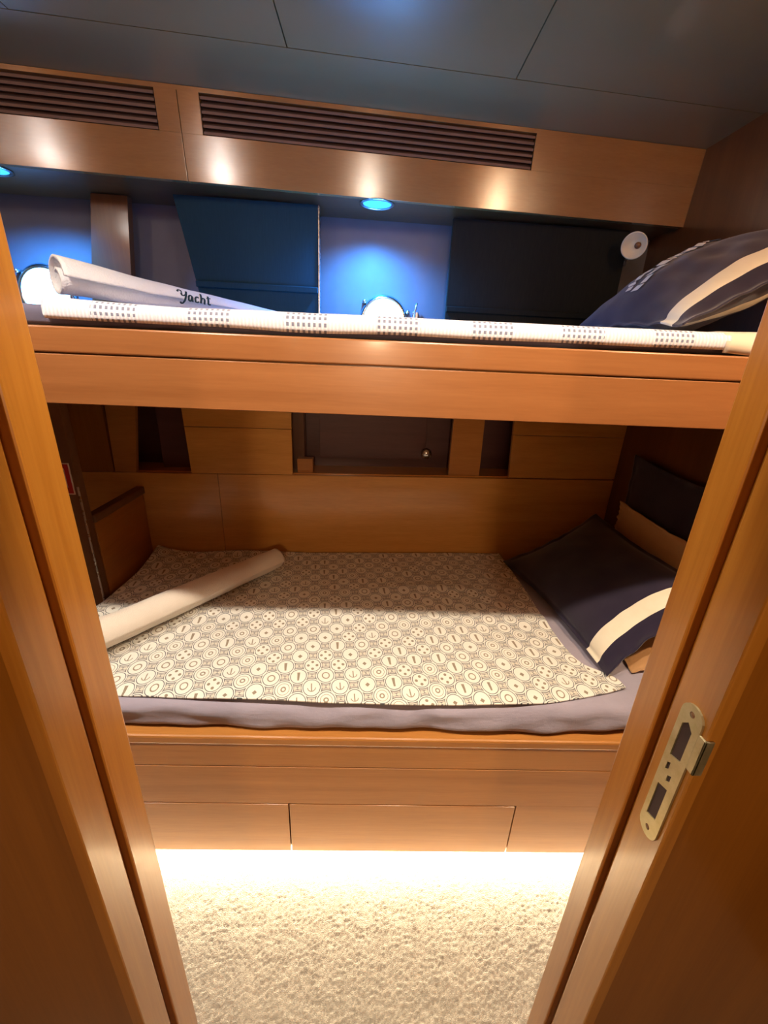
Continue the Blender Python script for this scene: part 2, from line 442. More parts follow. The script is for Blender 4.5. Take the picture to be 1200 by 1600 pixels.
# back wall: boarded lining, then a deep recess behind upright panels
def wprism(bm, pts, off, th, bev=0):
    prism(bm, [(x, W(x, off), z) for x, z in pts], [(x, W(x, off + th), z) for x, z in pts], bev)
wb = bmesh.new()
for a, b in ((XL, -.651), (-.649, XR)):
    wprism(wb, [(a, 0), (b, 0), (b, .995), (a, .995)], 0, .02, .0008)
wprism(wb, [(XL, .985), (XR, .985), (XR, 1.0), (XL, 1.0)], .02, .14)
back = struct('wall_back', wb, WOOD_LIN)
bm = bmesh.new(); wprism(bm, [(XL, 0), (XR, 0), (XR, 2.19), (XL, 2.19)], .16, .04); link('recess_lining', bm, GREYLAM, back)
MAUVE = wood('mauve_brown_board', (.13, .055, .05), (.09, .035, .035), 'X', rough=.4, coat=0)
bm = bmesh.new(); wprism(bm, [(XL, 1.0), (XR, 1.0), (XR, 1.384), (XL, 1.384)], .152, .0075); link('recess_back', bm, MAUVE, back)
bm = bmesh.new(); wprism(bm, [(XL, 1.384), (XR, 1.384), (XR, 1.399), (XL, 1.399)], -.002, .161); link('recess_light_stop', bm, WOOD_DK, back)  # unseen board added to keep blue soffit light out of the lower recess
bm = bmesh.new(); prism(bm, [(XL, BYF, 1.384), (-.987, BYF, 1.384), (-.987, W(-.987, -.003), 1.384), (XL, W(XL, -.003), 1.384)], [(XL, BYF, 1.40), (-.987, BYF, 1.40), (-.987, W(-.987, -.003), 1.40), (XL, W(XL, -.003), 1.40)]); link('end_light_stop', bm, WOOD_DK, back)  # board added to keep blue soffit light off the quilt's left corner
# panels below the upper bunk
def panel(name, pts, m, off=0, th=.02, seam=None):
    bm = bmesh.new()
    if seam is None: wprism(bm, pts, off, th, .0008)
    else:
        (xa, za), (xb, zb), (xc, zc), (xd, zd) = pts
        def L(p, q, z): f = (z - p[1]) / (q[1] - p[1]); return p[0] + (q[0] - p[0]) * f
        wprism(bm, [(xa, za), (xb, zb), (L(pts[1], pts[2], seam - .001), seam - .001), (L(pts[0], pts[3], seam - .001), seam - .001)], off, th, .0006)
        wprism(bm, [(L(pts[0], pts[3], seam + .001), seam + .001), (L(pts[1], pts[2], seam + .001), seam + .001), (xc, zc), (xd, zd)], off, th, .0006)
    return link(name, bm, m, back)
panel('lining_panel', [(-.754, .997), (-.341, .997), (-.336, 1.50), (-.770, 1.50)], WOOD_LIN, seam=1.19)
panel('lining_panel', [(.605, 1.0), (XR, 1.0), (XR, 1.50), (.580, 1.50)], WOOD_LIN, seam=1.19)
panel('lining_panel', [(-1.40, .997), (-1.06, .997), (-1.06, 1.50), (-1.40, 1.50)], WOOD_MD)
panel('lining_post', [(-1.055, .997), (-.973, .997), (-.90, 1.50), (-1.04, 1.50)], WOOD_X)
panel('recess_post', [(-.36, .997), (-.30, .997), (-.30, 1.5), (-.36, 1.5)], WOOD_DK, off=.07, th=.05)
panel('recess_block', [(-.325, .997), (-.26, .997), (-.26, 1.06), (-.325, 1.06)], WOOD_X, off=.03, th=.04)
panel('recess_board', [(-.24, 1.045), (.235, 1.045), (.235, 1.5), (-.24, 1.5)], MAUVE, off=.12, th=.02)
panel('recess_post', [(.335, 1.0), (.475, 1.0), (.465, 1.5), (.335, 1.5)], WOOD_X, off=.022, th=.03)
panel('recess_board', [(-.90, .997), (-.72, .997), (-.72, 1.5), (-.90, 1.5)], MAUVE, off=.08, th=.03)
# upper recess: upright divider post, side returns
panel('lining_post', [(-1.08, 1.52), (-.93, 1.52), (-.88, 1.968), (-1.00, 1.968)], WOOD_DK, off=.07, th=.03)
# porthole latch knob in the lower recess
bm = bmesh.new(); kx, kz = .235, 1.085
lathe(bm, [(0, 0), (.011, 0), (.011, .02), (.020, .024), (.024, .034), (.018, .044), (0, .047)], Matrix.Translation((kx, W(kx, .10), kz)) @ Matrix.Rotation(R(90), 4, 'X'), 24)
link('catch_knob', bm, STEEL, back, True)

# recess ceiling (soffit) behind the cove
sf = bmesh.new()
prism(sf, [(XL, V(XL) + .02, 1.97), (XR, V(XR) + .02, 1.97), (XR, W(XR, .158), 1.97), (XL, W(XL, .158), 1.97)],
      [(XL, V(XL) + .02, 1.985), (XR, V(XR) + .02, 1.985), (XR, W(XR, .158), 1.985), (XL, W(XL, .158), 1.985)])
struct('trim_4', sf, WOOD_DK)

# cove board with the two louvred air vents let into it
cv = bmesh.new()
VZ0, VZ1, VZt = 2.083, 2.178, 2.189
def vprism(bm, pts, off=0, th=.02, bev=0):
    prism(bm, [(x, V(x, z, off), z) for x, z in pts], [(x, V(x, z, off + th), z) for x, z in pts], bev)
def vrect(bm, a, b, z0, z1, off=0, th=.02, bev=0): vprism(bm, [(a, z0), (b, z0), (b, z1), (a, z1)], off, th, bev)
for a, b in ((XL, -.601), (-.599, XR)): vrect(cv, a, b, 1.968, VZ0, bev=.0006)
for a, b in ((XL, -1.42), (-.662, -.601), (-.599, -.540), (.493, XR)): vrect(cv, a, b, VZ0, VZ1)
vrect(cv, XL, XR, VZ1, VZt)
cove = struct('trim_5', cv, WOOD_VAL)
def vent(a, b, label):
    t_ = thing('air_vent', label, 'vent', ((a + b) / 2, V((a + b) / 2, 2.13), VZ0), None)
    bm = bmesh.new(); vrect(bm, a, b, VZ0, VZ1, .016, .004); link('backing', bm, HOLE_SHADE, t_)
    n = 6; h = (VZ1 - VZ0) / n
    for k in range(n):
        bm = bmesh.new(); z = VZ0 + h * k
        prism(bm, [(a + .001, V(a, z, .001), z + .002), (b - .001, V(b, z, .001), z + .002), (b - .001, V(b, z, .001), z + h * .56), (a + .001, V(a, z, .001), z + h * .56)],
              [(a + .001, V(a, z, .014), z + .006), (b - .001, V(b, z, .014), z + .006), (b - .001, V(b, z, .014), z + h * .56 + .004), (a + .001, V(a, z, .014), z + h * .56 + .004)])
        link('slat', bm, SLATM, t_)
vent(-1.418, -.664, 'long louvred wooden air vent at the left end of the cove board')
vent(-.538, .491, 'longer louvred wooden air vent in the middle of the cove board')

# blinds in the upper recess
def blind(name, label, pts, ledge_z, m, off, knobx=None):
    xm = sum(p[0] for p in pts) / 4
    t_ = thing(name, label, 'blind', (xm, W(xm, off), 1.52))
    bm = bmesh.new(); wprism(bm, pts, off, .018, .0015); link('blind_cloth', bm, m, t_)
    xa = pts[0][0] + (pts[3][0] - pts[0][0]) * (ledge_z - pts[0][1]) / (pts[3][1] - pts[0][1])
    bm = bmesh.new(); wprism(bm, [(xa, ledge_z - .010), (pts[1][0], ledge_z - .010), (pts[1][0], ledge_z + .010), (xa, ledge_z + .010)], off - .012, .012, .003); link('bottom_rail', bm, m, t_)
    return t_
b1 = blind('window_blind', 'dark teal window blind left of the middle porthole, slanting left edge', [(-.615, 1.50), (-.222, 1.50), (-.218, 1.964), (-.70, 1.964)], 1.70, TEAL, .0)
bm = bmesh.new(); wprism(bm, [(-.2225, 1.50), (-.2185, 1.50), (-.2145, 1.962), (-.2185, 1.962)], -.003, .024); link('edge_strip', bm, STEEL, b1)
b2 = blind('window_blind', 'near-black window blind right of the middle porthole, beside the reading lamp', [(.262, 1.50), (.94, 1.50), (.94, 1.964), (.262, 1.964)], 1.665, DARKPANEL, .03)

# portholes
def porthole(name, x, z, r, half=False):
    Mx = Matrix.Translation((x, W(x, .16), z)) @ Matrix.Rotation(math.atan(.0646), 4, 'Z') @ Matrix.Rotation(R(90), 4, 'X')
    bm = bmesh.new()
    lathe(bm, [(r * .90, 0), (r * 1.16, 0), (r * 1.17, .010), (r * 1.10, .020), (r * 1.0, .024), (r * .95, .020), (r * .90, .012), (r * .90, 0)], Mx, 64)
    o = struct(name, bm, CHROMEB, smooth=True)
    bm = bmesh.new(); lathe(bm, [(0, .046), (r * .4, .043), (r * .7, .034), (r * .86, .018), (r * .895, .003)], Mx, 64); link('glow_dome', bm, PORTGLOW, o, True)  # glowing dome stands in for daylight, bulged to wash the wall blue
    bm = bmesh.new(); lathe(bm, [(0, .053), (r * .4, .050), (r * .7, .041), (r * .90, .021), (r * .90, .019), (r * .7, .0385), (r * .4, .0475), (0, .0505)], Mx, 64); link('pane', bm, GLASS, o, True)
    for k in range(3):
        a = R(20 + 120 * k); bm = bmesh.new()
        lathe(bm, [(0, 0), (.008, 0), (.008, .022), (.006, .028), (0, .029)], Mx @ Matrix.Translation((math.cos(a) * r * 1.26, math.sin(a) * r * 1.26, 0)), 16); link('dog_bolt', bm, STEEL, o, True)
porthole('window_1', -1.265, 1.655, .088)
porthole('window_2', .022, 1.620, .083)
# small chrome window stay beside the middle porthole
tw = thing('window_latch', 'small chrome latch on the recess wall right of the middle porthole', 'latch', (.155, W(.155, .15), 1.60))
bm = bmesh.new(); tube(bm, [(.150, W(.15, .14), 1.56), (.150, W(.15, .135), 1.66), (.156, W(.15, .13), 1.69)], .004); link('lever', bm, STEEL, tw, True)
bm = bmesh.new(); box(bm, .142, .166, W(.15, .148), W(.15, .16), 1.60, 1.66, .003); link('plate', bm, STEEL, tw)
# blue LED lights let into the recess soffit
for x, lab in ((-1.19, 'round blue-lit soffit light above the left porthole'), (-.015, 'round blue-lit soffit light above the middle porthole')):
    y = V(x) + .055
    t_ = thing('soffit_light', lab, 'light', (x, y, 1.97), 'soffit lights')
    Mx = Matrix.Translation((x, y, 1.9695)) @ Matrix.Rotation(R(180), 4, 'X')
    bm = bmesh.new(); lathe(bm, [(.048, 0), (.060, 0), (.060, .003), (.052, .005), (.048, .002)], Mx, 40); link('bezel', bm, CHROMEB, t_, True)
    bm = bmesh.new(); lathe(bm, [(0, .002), (.048, .001)], Mx, 40); link('lens', bm, LEDBLUE, t_, True)

# ceiling downlights (row above the doorway side)
for x, lab in zip(SPOT_XS, ('far left', 'second from left', 'third from left', 'far right')):
    t_ = thing('ceiling_downlight', 'recessed round ceiling downlight, ' + lab + ' of the row of four', 'ceiling light', (x, SPOT_Y, CEIL), 'ceiling downlights')
    Mx = Matrix.Translation((x, SPOT_Y, CEIL - .0005)) @ Matrix.Rotation(R(180), 4, 'X')
    bm = bmesh.new(); lathe(bm, [(.030, 0), (.045, 0), (.045, .004), (.034, .008), (.030, .004)], Mx, 40); link('bezel', bm, STEEL, t_, True)
    bm = bmesh.new(); lathe(bm, [(0, .006), (.022, .005), (.030, .002)], Mx, 40); link('lens', bm, LENSWARM, t_, True)

# ------------------------------------------------------------------ lower bunk
BX0, BY = -.985, .827
lb = thing('lower_bunk', 'honey wood lower bunk base with drawers, lit strip beneath', 'bunk bed', (.05, 1.2, 0))
bm = bmesh.new()
box(bm, BX0, XR - .002, BY + .020, 1.60, .05, .527)
box(bm, BX0, XR - .002, .93, 1.60, .0, .05)
link('carcass', bm, SEAM, lb)
link('rail_board', bx(BX0, XR - .002, BY, BY + .02, .4170, .4970, bev=.0006), WOOD_X, lb)
link('front_panel', bx(BX0, XR - .002, BY, BY + .02, .2665, .4132, bev=.0006), WOOD_X, lb)
link('top_lip', bx(BX0, XR - .002, BY - .004, BY + .045, .4985, .528, bev=.006), WOOD_X, lb)
link('drawer_front', bx(BX0 + .01, -.2152, BY, BY + .02, .053, .2622, bev=.0006), WOOD_X, lb)
link('drawer_front', bx(-.2112, .4515, BY, BY + .02, .053, .2622, bev=.0006), WOOD_X, lb)
link('end_panel', bx(.4553, XR - .002, BY, BY + .02, .053, .2662, bev=.0004), WOOD_X, lb)
link('plinth', bx(BX0, XR - .002, .925, .93, 0, .05), WOOD_X, lb)
link('light_strip', bx(-.95, 1.05, .872, .884, .044, .0498), LEDWARM, lb)

def sheet_disp(w, d):
    k = Vector((0, 0, 0))
    if w.y < .92:
        s = nz(w.x * .8, 0, w.z * 3.2, 2.2) * .016 + nz(w.x * 1.5, w.z * 4, 3, 6) * .010
        k += Vector((0, s, 0))
        k += Vector((0, 0, nz(w.x, 1, 7, 3.5) * .006 * (1 if w.z > .56 else 0)))
    k += Vector((0, 0, nz(w.x, w.y, 5, 4) * .003))
    return k
mt = soft_box((-.955, .842, .5295), (1.085, 1.668, .620), .030, (140, 50, 14), sheet_disp)
for v in mt.verts:
    lim = W(v.co.x, -.006)
    if v.co.y > lim: v.co.y = lim
tag(link('mattress', mt, SHEET, None, True), 'lower mattress in a wrinkled lavender grey sheet', 'mattress')

# footboard with its bronze rail and post
XF = -.96
tag(link('footboard', bx(XF - .022, XF, 1.352, W(XF, -.003), .528, .905, bev=.001), WOOD_Y, None), 'low wooden footboard at the left end of the lower bunk', 'footboard')
br = thing('bunk_support', 'dark bronze post with side rail holding the upper bunk at its left end', 'bunk post', (XF, 1.33, .528))
link('post', bx(-1.075, XF + .001, 1.312, 1.345, .528, 1.3815, bev=.002), BRONZE, br)
link('edge_trim', bx(XF - .001, XF + .004, 1.306, 1.3115, .528, 1.05, bev=.001), STEEL, br)
link('side_rail', bx(XF - .024, XF + .010, 1.345, W(XF, -.002), .907, .938, bev=.004), BRONZE, br)
# warning sticker on the post
st = thing('warning_sticker', 'small red sticker with white border on the post beside the left jamb', 'sticker', (-1.0, 1.3115, 1.03))
link('border', bx(-1.048, -.972, 1.3105, 1.3118, 1.022, 1.128), WHITE, st)
link('red_field', bx(-1.044, -.976, 1.3098, 1.3106, 1.026, 1.124), RED, st)
link('symbol', bx(-1.034, -.990, 1.3092, 1.3099, 1.046, 1.110, bev=.0002), WHITE, st)

# quilt
def coons(front, back_, left, right, u, v):
    def P(c, t):
        n = len(c) - 1; f = min(max(t, 0), 1) * n; i = min(int(f), n - 1); a = f - i
        p0 = Vector(c[max(i - 1, 0)]); p1 = Vector(c[i]); p2 = Vector(c[i + 1]); p3 = Vector(c[min(i + 2, n)])
        return .5 * (2 * p1 + (p2 - p0) * a + (2 * p0 - 5 * p1 + 4 * p2 - p3) * a * a + (3 * p1 - p0 - 3 * p2 + p3) * a ** 3)
    f, b, l, r = P(front, u), P(back_, u), P(left, v), P(right, v)
    bl = (1 - u) * (1 - v) * Vector(front[0]) + u * (1 - v) * Vector(front[-1]) + (1 - u) * v * Vector(back_[0]) + u * v * Vector(back_[-1])
    return (1 - v) * f + v * b + (1 - u) * l + u * r - bl
QZ = .627
qf = [(-.93, .862), (-.655, .860), (-.35, .852), (-.05, .846), (.25, .846), (.50, .864), (.66, .895), (.745, .922)]
qb = [(-.925, 1.655), (-.65, 1.682), (-.30, 1.705), (0, 1.725), (.30, 1.745), (.56, 1.758), (.61, 1.762)]
ql = [(-.93, .862), (-.94, 1.1), (-.94, 1.35), (-.925, 1.655)]
qr = [(.745, .922), (.730, .965), (.655, 1.03), (.63, 1.2), (.62, 1.45), (.615, 1.62), (.61, 1.762)]
qm = bmesh.new(); uvl = qm.loops.layers.uv.new('UVMap'); g = []; NU, NV = 150, 90
for j in range(NV + 1):
    row = []
    for i in range(NU + 1):
        u, v = i / NU, j / NV
        p = coons(qf, qb, ql, qr, u, v)
        z = QZ + max(0, nz(p.x, p.y, 2, 3.2)) * .010 + max(0, nz(p.x + 4, p.y, 2, 8)) * .004
        # ruck across the middle of the cloth and the lifted back left corner
        z += .007 * math.exp(-((p.y - 1.40 - .03 * math.sin(p.x * 6)) / .022) ** 2) * max(0, math.sin((p.x + .25) * 3.4))
        z += .006 * math.exp(-((p.y - 1.235) / .03) ** 2)
        c = max(0, 1 - math.hypot(p.x + .93, p.y - 1.65) / .20); z += c * c * .045
        c = max(0, 1 - abs(p.y - 1.70) / .05) * max(0, 1 - abs(p.x + .62) / .35); z += c * .022
        c = max(0, 1 - abs(u - 1) * NU / 5); z -= 0
        f_ = max(0, 1 - (p.y - min(.862, p.y)) / .03) if p.y < .90 else 0
        z -= .004 * f_
        lim = W(p.x, -.010)
        if p.y > lim: z += (p.y - lim); p = Vector((p.x, lim))
        row.append((qm.verts.new((p.x, p.y, z)), (p.x, p.y)))
    g.append(row)
for j in range(NV):
    for i in range(NU):
        q = (g[j][i], g[j][i + 1], g[j + 1][i + 1], g[j + 1][i])
        f = qm.faces.new([a[0] for a in q])
        for lp, a in zip(f.loops, q): lp[uvl].uv = a[1]
qo = link('quilt', qm, QUILT, None, True)
md = qo.modifiers.new('thickness', 'SOLIDIFY'); md.thickness = .005; md.offset = 1
tag(qo, 'thin quilt printed with ivory and grey roundels spread on the lower mattress', 'quilt')

# ------------------------------------------------------------------ towels
def towel(name, label, a, b, r0, r1, m, turns=2.6, flat0=1.0, flat1=1.0, up=Vector((0, 0, 1)), n=70, wob=.002, phase=0):
    a, b = Vector(a), Vector(b); d = (b - a).normalized(); s = d.cross(up).normalized(); w = s.cross(d)
    bm = bmesh.new(); K = 110; rings = []; th = .006
    def prof(t, fr):                          # spiral section: outer wraps then inwards
        ang = phase + t * turns * 2 * math.pi; R0 = r0 + (r1 - r0) * fr
        rad = R0 * (1 - .72 * t)
        fl_ = flat0 + (flat1 - flat0) * fr
        return rad * math.cos(ang), rad * math.sin(ang) * fl_
    for i in range(n + 1):
        fr = i / n; c = a + (b - a) * fr; row = []
        fl_ = flat0 + (flat1 - flat0) * fr; R0 = r0 + (r1 - r0) * fr
        for k in range(K + 1):
            x, y = prof(k / K, fr)
            q = c + s * x + w * (y + R0 * fl_) + w * nz(fr * 5, k * .05, 3, 1.5) * wob + s * nz(fr * 5, k * .05, 8, 1.5) * wob
            row.append(bm.verts.new(q))
        rings.append(row)
    for i in range(n):
        for k in range(K): bm.faces.new((rings[i][k], rings[i + 1][k], rings[i + 1][k + 1], rings[i][k + 1]))
    bmesh.ops.recalc_face_normals(bm, faces=bm.faces)
    o = link(name, bm, m, None, True)
    md = o.modifiers.new('thickness', 'SOLIDIFY'); md.thickness = th; md.offset = 0
    tag(o, label, 'towel'); return o
tl = towel('rolled_towel', 'cream rolled towel lying diagonally across the printed quilt', (-.835, .955, .637), (-.385, 1.552, .637), .054, .044, TOWELP)
# upper bunk towel
tu = towel('rolled_towel', 'white loosely rolled towel tapering across the left of the upper bunk', (-.665, .985, 1.571), (-.30, 1.44, 1.571), .047, .024, TOWELW, turns=1.35, flat0=.95, flat1=.62)

# ------------------------------------------------------------------ upper bunk
UZ0, UZ1 = 1.383, 1.520
ub = thing('upper_bunk', 'honey wood upper bunk shelf with a two-board front', 'bunk bed', (.05, 1.2, UZ0))
bm = bmesh.new()
prism(bm, [(BX0, BY + .02, UZ0), (XR - .002, BY + .02, UZ0), (XR - .002, W(XR, -.004), UZ0), (BX0, W(BX0, -.004), UZ0)],
      [(BX0, BY + .02, UZ1 - .03), (XR - .002, BY + .02, UZ1 - .03), (XR - .002, W(XR, -.004), UZ1 - .001), (BX0, W(BX0, -.004), UZ1 - .001)])
link('base_board', bm, WOOD_X, ub)
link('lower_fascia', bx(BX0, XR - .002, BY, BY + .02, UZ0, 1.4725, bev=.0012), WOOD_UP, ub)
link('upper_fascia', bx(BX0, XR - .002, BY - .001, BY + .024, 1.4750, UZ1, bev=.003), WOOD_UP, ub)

def up_disp(w, d):
    e = min(1, max(0, (w.x + .96) / .30))
    return Vector((0, nz(w.x, w.z, 2, 6) * .003, nz(w.x, w.y, 4, 3) * .003))
um = soft_box((-.955, .846, 1.5215), (1.085, 1.62, 1.549), .013, (120, 40, 6), up_disp)
for v in um.verts:
    if v.co.x < -.35:
        k = (-.35 - v.co.x) / .6; v.co.z += .016 * k if v.co.z > 1.53 else 0
tag(link('mattress', um, NAVYSHEET, None, True), 'thin upper mattress in a dark navy grey sheet', 'mattress')
# blanket: drawn over the top and turned down the front edge
def blanket(x0, x1, x2=None):
    bm = bmesh.new(); uvl = bm.loops.layers.uv.new('UVMap'); g = []; n = 320
    prof = [(.838, 1.528), (.836, 1.535), (.836, 1.545), (.840, 1.5525), (.848, 1.557), (.862, 1.5585), (.90, 1.5585), (1.0, 1.5585), (1.15, 1.5585), (1.3, 1.5585), (1.45, 1.5585), (1.60, 1.5585)]
    for i in range(n + 1):
        x = x0 + (x1 - x0) * i / n; row = []; s = 0
        for k, (y, z) in enumerate(prof):
            if k: s += math.hypot(y - prof[k - 1][0], z - prof[k - 1][1])
            lift = max(0, (-.35 - x) / .6) * .017
            hem = nz(x, 3, 1, 4) * .004 if k < 2 else 0
            w = nz(x, y, 9, 5) * .0018 + .0015
            row.append((bm.verts.new((x, y - abs(w) * (k < 4), z + w + lift * (k > 2) + lift * .6 * (k <= 2) + hem)), (x, s)))
        g.append(row)
    for i in range(n):
        for k in range(len(prof) - 1):
            q = (g[i][k], g[i + 1][k], g[i + 1][k + 1], g[i][k + 1])
            f = bm.faces.new([a[0] for a in q])
            for lp, a in zip(f.loops, q): lp[uvl].uv = a[1]
    return bm
bo = link('blanket', blanket(-.60, .665), BLANKET, None, True)
md = bo.modifiers.new('thickness', 'SOLIDIFY'); md.thickness = .004; md.offset = 0
tag(bo, 'white ribbed blanket with open-weave squares over the upper mattress', 'blanket')

# ------------------------------------------------------------------ pillows
def pillow(P, t, m, n=56, flange=.02, seed=0, sag=0):
    """P: four corners (u0v0, u1v0, u1v1, u0v1); plump both sides, thin sewn edge"""
    P = [Vector(p) for p in P]
    nrm = (P[1] - P[0]).cross(P[3] - P[0]).normalized()
    bm = bmesh.new(); uvl = bm.loops.layers.uv.new('UVMap')
    def pt(u, v, side):
        pin = .045
        uu = u + pin * (1 - 2 * u) * (math.sin(math.pi * v)) * 1.0
        vv = v + pin * (1 - 2 * v) * (math.sin(math.pi * u)) * 1.0
        c = (1 - uu) * (1 - vv) * P[0] + uu * (1 - vv) * P[1] + uu * vv * P[2] + (1 - uu) * vv * P[3]
        a = min(u, 1 - u) / .5; b = min(v, 1 - v) / .5
        fl_ = .07
        a = max(0, (a - fl_) / (1 - fl_)); b = max(0, (b - fl_) / (1 - fl_))
        prof = (1 - (1 - a) ** 2.3) ** .62 * (1 - (1 - b) ** 2.3) ** .62
        w = 1 + .22 * nz(u, v, seed, 3.0) + .10 * nz(u, v, seed + 4, 8)
        c = c + nrm * side * (t * prof * w + .0022)
        ed = 1 - min(1, min(u, 1 - u, v, 1 - v) / .08)
        c = c + nrm * ed * nz(u * 3, v * 3, seed + 9, 3) * .010
        return c
    us = [.5 - .5 * math.cos(math.pi * i / n) for i in range(n + 1)]
    us = [.6 * a + .4 * i / n for i, a in enumerate(us)]
    gr = {}
    for side in (1, -1):
        for i, u in enumerate(us):
            for j, v in enumerate(us):
                gr[side, i, j] = (bm.verts.new(pt(u, v, side)), (u, v))
    for side in (1, -1):
        for i in range(n):
            for j in range(n):
                q = [gr[side, i, j], gr[side, i + 1, j], gr[side, i + 1, j + 1], gr[side, i, j + 1]]
                if side < 0: q = q[::-1]
                f = bm.faces.new([a[0] for a in q])
                for lp, a in zip(f.loops, q): lp[uvl].uv = a[1]
    ring = [(i, 0) for i in range(n)] + [(n, j) for j in range(n)] + [(i, n) for i in range(n, 0, -1)] + [(0, j) for j in range(n, 0, -1)]
    for k in range(len(ring)):
        a, b = ring[k], ring[(k + 1) % len(ring)]
        q = [gr[1, a[0], a[1]], gr[1, b[0], b[1]], gr[-1, b[0], b[1]], gr[-1, a[0], a[1]]][::-1]
        f = bm.faces.new([x[0] for x in q])
        for lp, x in zip(f.loops, q): lp[uvl].uv = x[1]
    return bm, pt
# lower bunk, front pillow: u runs into the cabin's depth, v climbs towards the right wall
bm, _ = pillow([(.705, .955, .640), (.600, 1.665, .640), (.970, 1.66, .885), (1.010, .97, .900)], .056, PILLOW_A, seed=1)
tag(link('pillow', bm, PILLOW_A, None, True), 'navy pillow with a cream ribbon, front one on the lower bunk', 'pillow')
bm, _ = pillow([(1.072, 1.05, .70), (1.070, 1.68, .70), (1.074, 1.66, 1.150), (1.076, 1.06, 1.150)], .018, PILLOW_B, seed=2)
for v in bm.verts: v.co.x = min(v.co.x, XR - .004)
for f in bm.faces: pass
PB = pillow_mat('navy_pillow_cloth_standing', [])
t = NT(PB)
bp = link('pillow', bm, PB, None, True)
tag(bp, 'plain navy pillow standing against the right wall behind the lower front pillow', 'pillow')
# cream folded edge behind the front pillow
bm, _ = pillow([(1.028, 1.08, .80), (1.022, 1.62, .80), (1.030, 1.61, .965), (1.034, 1.10, .965)], .008, LINEN, seed=5)
tag(link('folded_pillowcase', bm, fabric('tan_cotton', (.62, .38, .17), (.70, .45, .22)), None, True), 'tan cotton pillow edge showing between the two navy lower pillows', 'pillow')
bm, _ = pillow([(.80, .985, .628), (.80, 1.25, .628), (1.06, 1.25, .66), (1.06, .985, .68)], .022, LINEN, seed=6)
for v in bm.verts: v.co.z = max(v.co.z, .622)
tag(link('pillow', bm, LINEN, None, True), 'brown cotton pillow corner under the front navy pillow on the lower bunk', 'pillow')
# upper bunk pillow
UPC = [(.640, .945, 1.580), (.635, 1.52, 1.585), (1.02, 1.50, 1.825), (1.065, .97, 1.785)]
bm, ptf = pillow(UPC, .085, PILLOW_A, seed=3)
up = link('pillow', bm, PILLOW_A, None, True)
tag(up, 'navy pillow with cream ribbon and stitched emblem on the upper bunk', 'pillow')
# stitched marks on the cloth
em = bmesh.new(); random.seed(4)
def stitch(u0, v0, u1, v1, wd_):
    n = 10
    for s in (0,):
        prev = None
        for i in range(n + 1):
            f = i / n; u = u0 + (u1 - u0) * f; v = v0 + (v1 - v0) * f
            a = ptf(u - wd_, v, -1); b = ptf(u + wd_, v, -1); nn = Vector((-.4, -.3, .8)).normalized() * .005
            cur = (em.verts.new(a + nn), em.verts.new(b + nn))
            if prev: em.faces.new((prev[0], prev[1], cur[1], cur[0]))
            prev = cur
for row, (uu, va, vb) in enumerate(((.60, .16, .80), (.50, .14, .56))):
    v = va
    while v < vb:
        w_ = random.uniform(.025, .05)
        stitch(uu + random.uniform(-.02, .02), v, uu + random.uniform(-.03, .03), v + w_, random.uniform(.022, .036))
        v += w_ + .008
eo = link('embroidery', em, THREAD, up)
eo['label'] = 'cream stitched lettering, worn and illegible'
# beige sheet end right of the upper pillow
bs = bmesh.new(); g = []
for i in range(41):
    x = .655 + (1.08 - .655) * i / 40; row = []
    for (y, z) in ((.834, 1.523), (.833, 1.540), (.842, 1.556), (.865, 1.562), (.93, 1.562), (1.05, 1.560)):
        row.append(bs.verts.new((x, y - abs(nz(x, z, 1, 20)) * .004, z + nz(x, y, 2, 14) * .004)))
    g.append(row)
for i in range(40):
    for k in range(5): bs.faces.new((g[i][k], g[i + 1][k], g[i + 1][k + 1], g[i][k + 1]))
so = link('pillowcase_flap', bs, BEIGESHEET, None, True)
md = so.modifiers.new('thickness', 'SOLIDIFY'); md.thickness = .004; md.offset = 0
tag(so, 'beige folded sheet end under the upper pillow by the right jamb', 'sheet')

# towel writing
STROKES = [[(0, .75), (.12, .98), (.28, .92), (.30, .55), (.42, .45), (.62, .60), (.70, .98), (.62, .40), (.52, -.05), (.36, -.30), (.22, -.15)],
           [(1.12, .50), (.98, .62), (.84, .45), (.86, .12), (1.00, .08), (1.12, .50), (1.14, .10), (1.22, .08)],
           [(1.62, .50), (1.50, .60), (1.36, .42), (1.38, .12), (1.50, .04), (1.64, .14)],
           [(1.86, 1.08), (1.84, .55), (1.80, .02), (1.84, .40), (1.98, .58), (2.10, .45), (2.10, .06), (2.18, .04)],
           [(2.44, .95), (2.42, .45), (2.42, .10), (2.52, .02), (2.60, .10)], [(2.28, .66), (2.46, .68), (2.64, .72)]]
fm = bmesh.new(); SZ = .034
for st_ in STROKES:
    pts = []
    for k in range(len(st_) - 1):
        p0, p1, p2, p3 = (Vector((*st_[min(max(q, 0), len(st_) - 1)], 0)) for q in (k - 1, k, k + 1, k + 2))
        for q in range(6):
            a = q / 6; pts.append(.5 * (2 * p1 + (p2 - p0) * a + (2 * p0 - 5 * p1 + 4 * p2 - p3) * a * a + (3 * p1 - p0 - 3 * p2 + p3) * a ** 3))
    pts.append(Vector((*st_[-1], 0))); prev = None
    for k, p in enumerate(pts):
        d = (pts[min(k + 1, len(pts) - 1)] - pts[max(k - 1, 0)]).normalized(); nn = Vector((-d.y, d.x, 0)) * (.045 + .035 * abs(d.y))
        cur = [fm.verts.new(((q.x + .15 * q.y) * SZ, q.y * SZ, 0)) for q in (p + nn, p - nn)]
        if prev: fm.faces.new((prev[0], prev[1], cur[1], cur[0]))
        prev = cur
ta, tb = Vector((-.665, .985, 1.571)), Vector((-.30, 1.44, 1.571)); td = (tb - ta).normalized(); ts = td.cross(Vector((0, 0, 1)))
L_ = (tb - ta).length
